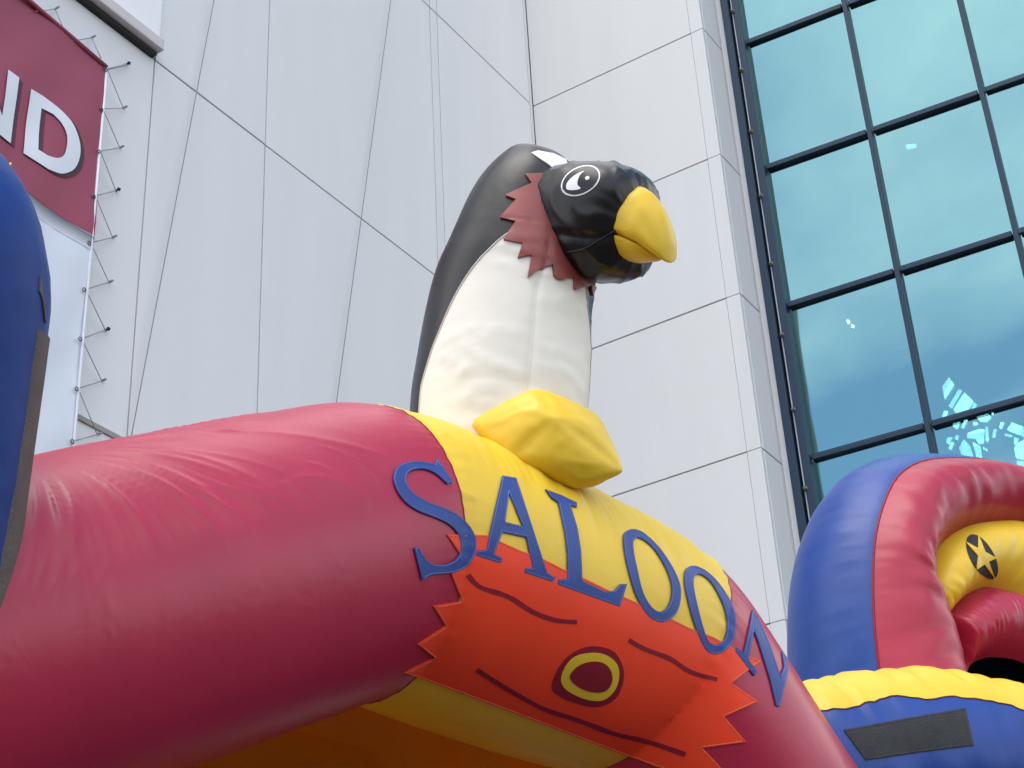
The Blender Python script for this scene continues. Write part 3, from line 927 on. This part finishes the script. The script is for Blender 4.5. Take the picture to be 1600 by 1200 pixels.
# beak: upper hooked wedge with flat sides and a ridge, flat lower part tucked under it
def beak(name, secs, n=48, top=1.25, bot=2.4):
    rows = []
    ss = catmull([tuple(map(float, q)) for q in secs], 6, False)
    for x, y, at, ab, b in ss:      # along hx, along hy, height above, height below, half-width (photo pixels)
        row = []
        for k in range(n):
            t = 2 * math.pi * k / n
            ca, sa = math.cos(t), math.sin(t)
            e = top if ca > 0 else bot
            pw = (abs(ca) ** e + abs(sa) ** e) ** (-1 / e)
            q = pw * (1 + 0.05 * nz(x * .05, t * 2.2, 4))
            row.append(HC + (hx * x + hy * (y + ca * (at if ca > 0 else ab) * q) + hz * sa * b * q) * k_)
        rows.append(row)
    return grid(name, rows, bird, 'yellow', True)
beak('upper_beak', [(42, -4, 66, 14, 60), (72, -6, 66, 16, 60), (98, -11, 60, 18, 54), (117, -20, 50, 18, 44), (132, -31, 38, 14, 34), (143, -42, 23, 11, 21), (146, -49, 7, 4, 6), (146.5, -50, .1, .1, .1)], top=1.65)
beak('lower_beak', [(42, -16, 6, 40, 59), (72, -19, 6, 39, 57), (96, -25, 6, 32, 49), (113, -33, 5, 22, 37), (125, -41, 3, 9, 18), (127, -43, .1, .1, .1)], bot=2.0)

# feet: creased pillow blocks
def pillow(name, corners, material, parent, crease=0.45, lv=4, grow=1.10, lump=0.004):
    bm = bmesh.new()
    P = [un(x, y, z) for x, y, z in corners]
    c = sum(P, Vector()) / 8
    vs_ = [bm.verts.new(c + (p - c) * grow) for p in P]
    for f in ((0, 1, 2, 3), (7, 6, 5, 4), (0, 4, 5, 1), (1, 5, 6, 2), (2, 6, 7, 3), (3, 7, 4, 0)):
        bm.faces.new([vs_[i] for i in f])
    bmesh.ops.recalc_face_normals(bm, faces=bm.faces)
    cl = bm.edges.layers.float.new('crease_edge')
    for e in bm.edges:
        e[cl] = crease
    me = bpy.data.meshes.new(name); bm.to_mesh(me); bm.free()
    ob = bpy.data.objects.new(name, me); COL.objects.link(ob)
    md = ob.modifiers.new('s', 'SUBSURF'); md.levels = md.render_levels = lv
    dg = bpy.context.evaluated_depsgraph_get()
    me2 = bpy.data.meshes.new_from_object(ob.evaluated_get(dg))
    bpy.data.objects.remove(ob)
    me2.update()
    for v in me2.vertices:
        v.co = v.co + v.normal * (lump * nz(v.co.x * 14, v.co.y * 14, v.co.z * 9) + lump * .8 * max(ridge(v.co.x * 9, v.co.y * 7, v.co.z * 16), 0) ** 3)
    return link(name, me2, parent, material, True)
def puff(name, corners, material, parent, h=0.05, n=18, seed=0):
    """six sewn faces, each blown out between sharp seams"""
    P = [un(x, y, z) for x, y, z in corners]
    c = sum(P, Vector()) / 8
    V, Fc = [], []
    for f in ((0, 1, 2, 3), (7, 6, 5, 4), (0, 4, 5, 1), (1, 5, 6, 2), (2, 6, 7, 3), (3, 7, 4, 0)):
        a, b, d, e = [P[i] for i in f]
        nn = (d - a).cross(e - b).normalized()
        if nn.dot((a + b + d + e) / 4 - c) < 0:
            nn = -nn
        b0 = len(V)
        for i in range(n + 1):
            for j in range(n + 1):
                u_, v_ = i / n, j / n
                p = a.lerp(b, u_).lerp(e.lerp(d, u_), v_)
                k = ((1 - (2 * u_ - 1) ** 2) * (1 - (2 * v_ - 1) ** 2))
                bl = h * k ** 0.55
                ed = min(u_, 1 - u_, v_, 1 - v_)
                bl += k ** 0.3 * 0.006 * nz(p.x * 24, p.y * 26, p.z * 26 + seed) * math.exp(-ed / 0.16)
                bl += k ** 0.5 * (0.006 * nz(p.x * 7, p.y * 7, p.z * 7 + seed) + 0.006 * max(ridge(p.x * 6, p.y * 6, p.z * 13 + seed), 0) ** 7)
                V.append(p + nn * bl + Vector((nz(p.x * 30, p.y * 30, p.z * 30), nz(p.x * 30, p.y * 30, p.z * 30 + 9), nz(p.x * 30 + 5, p.y * 30, p.z * 30))) * 0.0018)
        for i in range(n):
            for j in range(n):
                q = b0 + i * (n + 1) + j
                Fc.append((q, q + 1, q + n + 2, q + n + 1))
    o_ = pydata(name, V, Fc, parent, material, True)
    bm = bmesh.new(); bm.from_mesh(o_.data)
    bmesh.ops.remove_doubles(bm, verts=bm.verts, dist=1e-4)
    bmesh.ops.recalc_face_normals(bm, faces=bm.faces)
    for _ in range(5):
        bmesh.ops.smooth_vert(bm, verts=bm.verts, factor=0.5, use_axis_x=True, use_axis_y=True, use_axis_z=True)
    bm.to_mesh(o_.data); bm.free()
    return o_
d0 = 5.50
puff('foot', [(836, 606, d0 - .02), (868, 652, d0 - .14), (976, 738, d0 - .06), (934, 648, d0 + .14),
              (726, 660, d0 - .02), (796, 720, d0 - .15), (904, 764, d0 - .10), (925, 745, d0 + .12)], 'yellow', bird, 0.038, 30, 1)

# ------------------------------------------------------------------ blue tower at the left edge
tow = thing('blue_inflatable_tower', 'rounded blue inflatable tower with a grey fastener strip at the left edge', 'inflatable tower')
TD = 3.95
rows = []
prof = []
axis_top = un(-152, 505, TD); axis_bot = un(-242, 1090, TD - 0.15)
ax = (axis_top - axis_bot)
axn = ax.normalized()
tr_ = 220 * TD / F_PX
u = (RIGHT - axn * RIGHT.dot(axn)).normalized(); v = axn.cross(u)
steps = []
for k in range(40):
    t = k / 39
    steps.append((axis_bot.lerp(axis_top, t), tr_ * (1.0 - 0.0 * t)))
for k in range(1, 31):
    a = math.pi / 2 * k / 30
    steps.append((axis_top + axn * math.sin(a) * 335 * TD / F_PX, tr_ * max(math.cos(a), 0.004)))
low = axis_bot - axn * 0.02
steps = [(Vector((axis_bot.x - 0.05, axis_bot.y - 0.05, 0.0)), tr_), (axis_bot - axn * 0.35, tr_)] + steps
for i, (c, r_) in enumerate(steps):
    row = []
    for k in range(96):
        th = 2 * math.pi * k / 96
        q = r_ + 0.004 * nz(th * 3, i * .12, 2) + 0.003 * max(ridge(th * 1.5, i * .25, 4), 0) ** 2 * (1 if r_ > .1 else 0)
        row.append(c + (u * math.cos(th) + v * math.sin(th)) * q)
    rows.append(row)
tu, tv = u, v
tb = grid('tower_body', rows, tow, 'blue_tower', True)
B_tow = bvh_of(tb)
# fastener strip running round the side, laid on in the tower's own coordinates
def tow_par(px, py):
    loc, no = cast(B_tow, px, py, 0)
    best = min(range(len(steps)), key=lambda q: abs((loc - steps[q][0]).dot(axn)))
    dd_ = loc - steps[best][0]
    return (loc - axis_bot).dot(axn), math.atan2(dd_.dot(v), dd_.dot(u))
def tow_surf(hh, th, off):
    L0 = ax.length
    if hh <= L0:
        r_, c = tr_, axis_bot + axn * hh
    else:
        q = min((hh - L0) / (335 * TD / F_PX), 0.999)
        r_, c = tr_ * math.sqrt(1 - q * q), axis_bot + axn * hh
    return c + (u * math.cos(th) + v * math.sin(th)) * (r_ + off)
rows = []
for x, y in catmull([(56., 513.), (45., 600.), (31., 690.), (16., 790.), (0., 880.), (-16., 960.), (-30., 1050.)], 6, False):
    hh, th = tow_par(x, y)
    t2 = tow_par(x - 6, y)[1]
    sg = 1 if th > t2 else -1
    wd = 0.42
    rows.append([tow_surf(hh, th + sg * wd * k / 10, -0.002 if k in (0, 10) else 0.006) for k in range(11)])
grid('fastener_strip', rows, tow, 'hook2')
sew('fastener_strip', [[(62, 432), (67, 470), (69, 505), (65, 470), (60, 455)]], B_tow, 0.004, tow, 'hook2', 8, 0.006)
sew('yellow_tab', [[(8, 246), (16, 258), (28, 272), (22, 262), (14, 250)]], B_tow, 0.005, tow, 'yellow', 6, 0.006)

# ------------------------------------------------------------------ arch with the star badge, at the right
wh = thing('blue_crimson_inflatable_arch', 'rounded blue and crimson inflatable arch with yellow crescent and star badge, right edge', 'inflatable arch')
beta = R(38)
WN = Vector((math.sin(beta), -math.cos(beta), 0)); WX = Vector((math.cos(beta), math.sin(beta), 0))
WP = un(1370, 950, 7.4)
def wpx(x, y):
    return on_plane(x, y, WP, WN)
OUT = [(1385, 1180), (1378, 1110), (1374, 1052), (1366, 975), (1364, 900), (1368, 840), (1380, 790), (1400, 748), (1428, 726), (1462, 717), (1510, 716), (1560, 722), (1605, 737), (1650, 765), (1690, 815), (1720, 880), (1740, 960), (1748, 1060), (1755, 1180)]
AIN = [(1512, 1180), (1510, 1110), (1506, 1052), (1493, 1008), (1474, 965), (1452, 935), (1446, 905), (1460, 865), (1483, 838), (1518, 820), (1558, 814), (1595, 814), (1628, 826), (1655, 855), (1672, 900), (1670, 945), (1650, 980), (1650, 1060), (1652, 1180)]
YIN = [None] * 4 + [(1477, 966), (1482, 958), (1490, 949), (1500, 938), (1512, 928), (1528, 920), (1548, 917), (1572, 925), (1595, 940), (1615, 955), (1632, 968), (1645, 976), (1650, 981)] + [None] * 2
def dens(pts, per=8):
    return catmull([tuple(map(float, p)) for p in pts], per, False)
def strip(name, a, b, bulge, material, n=28, rib=0.0, seed=0, back=0.03):
    a = dens(a); b = dens(b)
    rows = []
    for i, (p, q) in enumerate(zip(a, b)):
        P, Q = wpx(*p), wpx(*q)
        wdt = (P - Q).length
        row = []
        for j in range(n + 1):
            t = j / n
            h = (1 - abs(2 * t - 1) ** 2.3)
            bl = min(bulge, wdt * 0.55) * h
            bl += rib * h * (nz(i * .32, t * 2.2, seed) + 0.7 * abs(nz(i * .11, t, seed + 3)))
            edge = math.exp(-min(t, 1 - t) / 0.09)
            bl += rib * 1.1 * edge * nz(i * .9, t * 2, seed + 6) * (h > 0.02)
            row.append(P.lerp(Q, t) + WN * bl)
        rows.append(row)
    return grid(name, rows, wh, material)
pa = strip('front_ring', OUT, AIN, 0.15, 'crimson2', rib=0.018, seed=1)
ya = strip('crescent', AIN[4:17], YIN[4:17], 0.13, 'yellow', rib=0.014, seed=5)
OPEN = [(1512, 1180), (1511, 1110), (1508, 1056), (1510, 1046), (1514, 1040), (1520, 1036), (1527, 1032), (1536, 1029), (1546, 1027), (1558, 1027), (1570, 1028), (1582, 1030), (1594, 1034), (1606, 1040), (1618, 1047), (1628, 1056), (1636, 1066), (1642, 1110), (1645, 1180)]
BOUT = AIN[:4] + YIN[4:17] + AIN[17:]
pb = strip('inner_ring', BOUT, OPEN, 0.15, 'crimson2', rib=0.016, seed=9)
# blue outer rim swelling out behind the front
oc = wpx(1560, 960)
od = dens(OUT, 8)
rows = []
for i, p in enumerate(od):
    P = wpx(*p)
    rd = (P - oc).normalized()
    row = []
    for j in range(33):
        t = j / 32
        a = t * math.pi
        dd = 0.53
        off = 0.11 * math.sin(a) ** 0.8
        off += (0.022 * nz(i * .75, t * 2.0, 3) * math.exp(-t / 0.30) + 0.010 * nz(i * .14, t * 2, 8)) * math.sin(a)
        row.append(P - WN * dd * t + rd * off)
    rows.append(row)
rim = grid('outer_rim', rows, wh, 'blue')
# back wall inside the opening
P4 = [wpx(1360, 1180) - WN * 0.5, wpx(1760, 1180) - WN * 0.5, wpx(1740, 760) - WN * 0.5, wpx(1420, 760) - WN * 0.5]
pydata('back_panel', P4, [(0, 1, 2, 3)], wh, 'blue', False)
tube('ring_seam', [wpx(*p) for p in od], 0.006, wh, 'stroke', 6)
B_y = bvh_of(ya)
def badge(a, t):      # unit disc -> skewed badge in the photo
    x, y = a * math.cos(t), a * math.sin(t)
    mx_, my_ = 21.5, 34.5
    mj = Vector((0.50, 0.866)); mn = Vector((0.866, -0.50))
    return (1534 + mn.x * x * 18 + mj.x * y * 38, 870 + mn.y * x * 18 + mj.y * y * 38)
sew('badge', [[badge(1, R(10 * k)) for k in range(36)]], B_y, 0.004, wh, 'hook3', 6, 0.006)
sew('badge_star', [[badge(1.02 if k % 2 == 0 else 0.36, R(90 + 36 * k)) for k in range(10)]], B_y, 0.009, wh, 'yellow', 5, 0.006)

# low cushion wall in front of it
cu = thing('blue_cushion_wall', 'low blue inflatable cushion with wavy yellow top and dark fastener strip, lower right', 'inflatable wall')
cd = 6.7
cp = catmull([(1130., 1330.), (1230., 1262.), (1330., 1228.), (1450., 1214.), (1560., 1232.), (1680., 1280.), (1800., 1350.)], 16, False)
CR = 168 * cd / F_PX
rows_y, rows_bl = [], []
cpts = [un(x, y, cd + (x - 1450) * 0.0009) for x, y in cp]
for i, c in enumerate(cpts):
    T = (cpts[min(i + 1, len(cpts) - 1)] - cpts[max(i - 1, 0)]).normalized()
    u = (-FW - T * (-FW).dot(T)).normalized(); v = T.cross(u)
    if v.dot(UPV) < 0:
        v = -v
    px = cp[i][0]
    # scalloped border
    sc = abs(math.sin((px - 1300) / 104 * math.pi))
    thb = R(60) - R(4.5) * (1 - sc) - R(3) * nz(px * .02, 1.7)
    def rr(th):
        return CR + 0.010 * nz(px * .022, th * 1.5, 3) + 0.016 * nz(px * .075, th * 1.0, 6) * sst(R(30), R(65), th) + 0.004 * nz(px * .1, th * 3, 2)
    rows_y.append([c + (u * math.cos(t) + v * math.sin(t)) * rr(t) for t in [thb + (R(190) - thb) * k / 40 for k in range(41)]])
    rows_bl.append([c + (u * math.cos(t) + v * math.sin(t)) * rr(t) for t in [R(-100) + (thb + R(100)) * k / 60 for k in range(61)]])
cy_ = grid('cushion_top', rows_y, cu, 'yellow')
cb_ = grid('cushion_front', rows_bl, cu, 'blue')
tube('cushion_seam', [r_[-1] for r_ in rows_bl], 0.004, cu, 'thread', 5)
B_c = bvh_of(cb_)
cs_ = sew('fastener_strip', [[(1318, 1141), (1410, 1124), (1508, 1107), (1521, 1165), (1440, 1175), (1352, 1188)]], B_c, 0.004, cu, 'hook3', 10, 0.006)
stitch_loop('stitching', [(1318, 1141), (1410, 1124), (1508, 1107), (1521, 1165), (1440, 1175), (1352, 1188)], B_c, 0.0045, 0.0010, cs_, 'hook2', 2.0)
# its foot down to the ground
rows = []
for i in range(0, len(cpts), 6):
    c = cpts[i]
    rows.append([c + Z3 * -0.2 - FW * 0.0, Vector((c.x, c.y, 0.0))])
grid('cushion_base', rows, cu, 'blue')
# the arch with the badge stands on the ground too
b_ = [wpx(1374, 1150), wpx(1750, 1150)]
rows = []
for t in (0, 1):
    p0 = b_[t] - WN * 0.1
    rows.append(p0)
V = []
for q in (0.0, 0.7):
    for p in rows:
        V += [p - WN * q, Vector((p.x, p.y, 0)) - WN * q]
pydata('arch_base', V, [(0, 1, 3, 2), (4, 6, 7, 5), (0, 4, 5, 1), (2, 3, 7, 6)], wh, 'blue', False)

for o, l in ((bld, CORNER), (cw, E0), (refl, gpt(4, 10, -3.2)), (ban, bp(100, 960)), (arch, (J1.x, J1.y, 0)), (bird, cents[0]), (tow, (axis_bot.x, axis_bot.y, 0)), (wh, (oc.x, oc.y, 0)), (cu, (cpts[50].x, cpts[50].y, 0))):
    del o['base']
    seat(o, l)
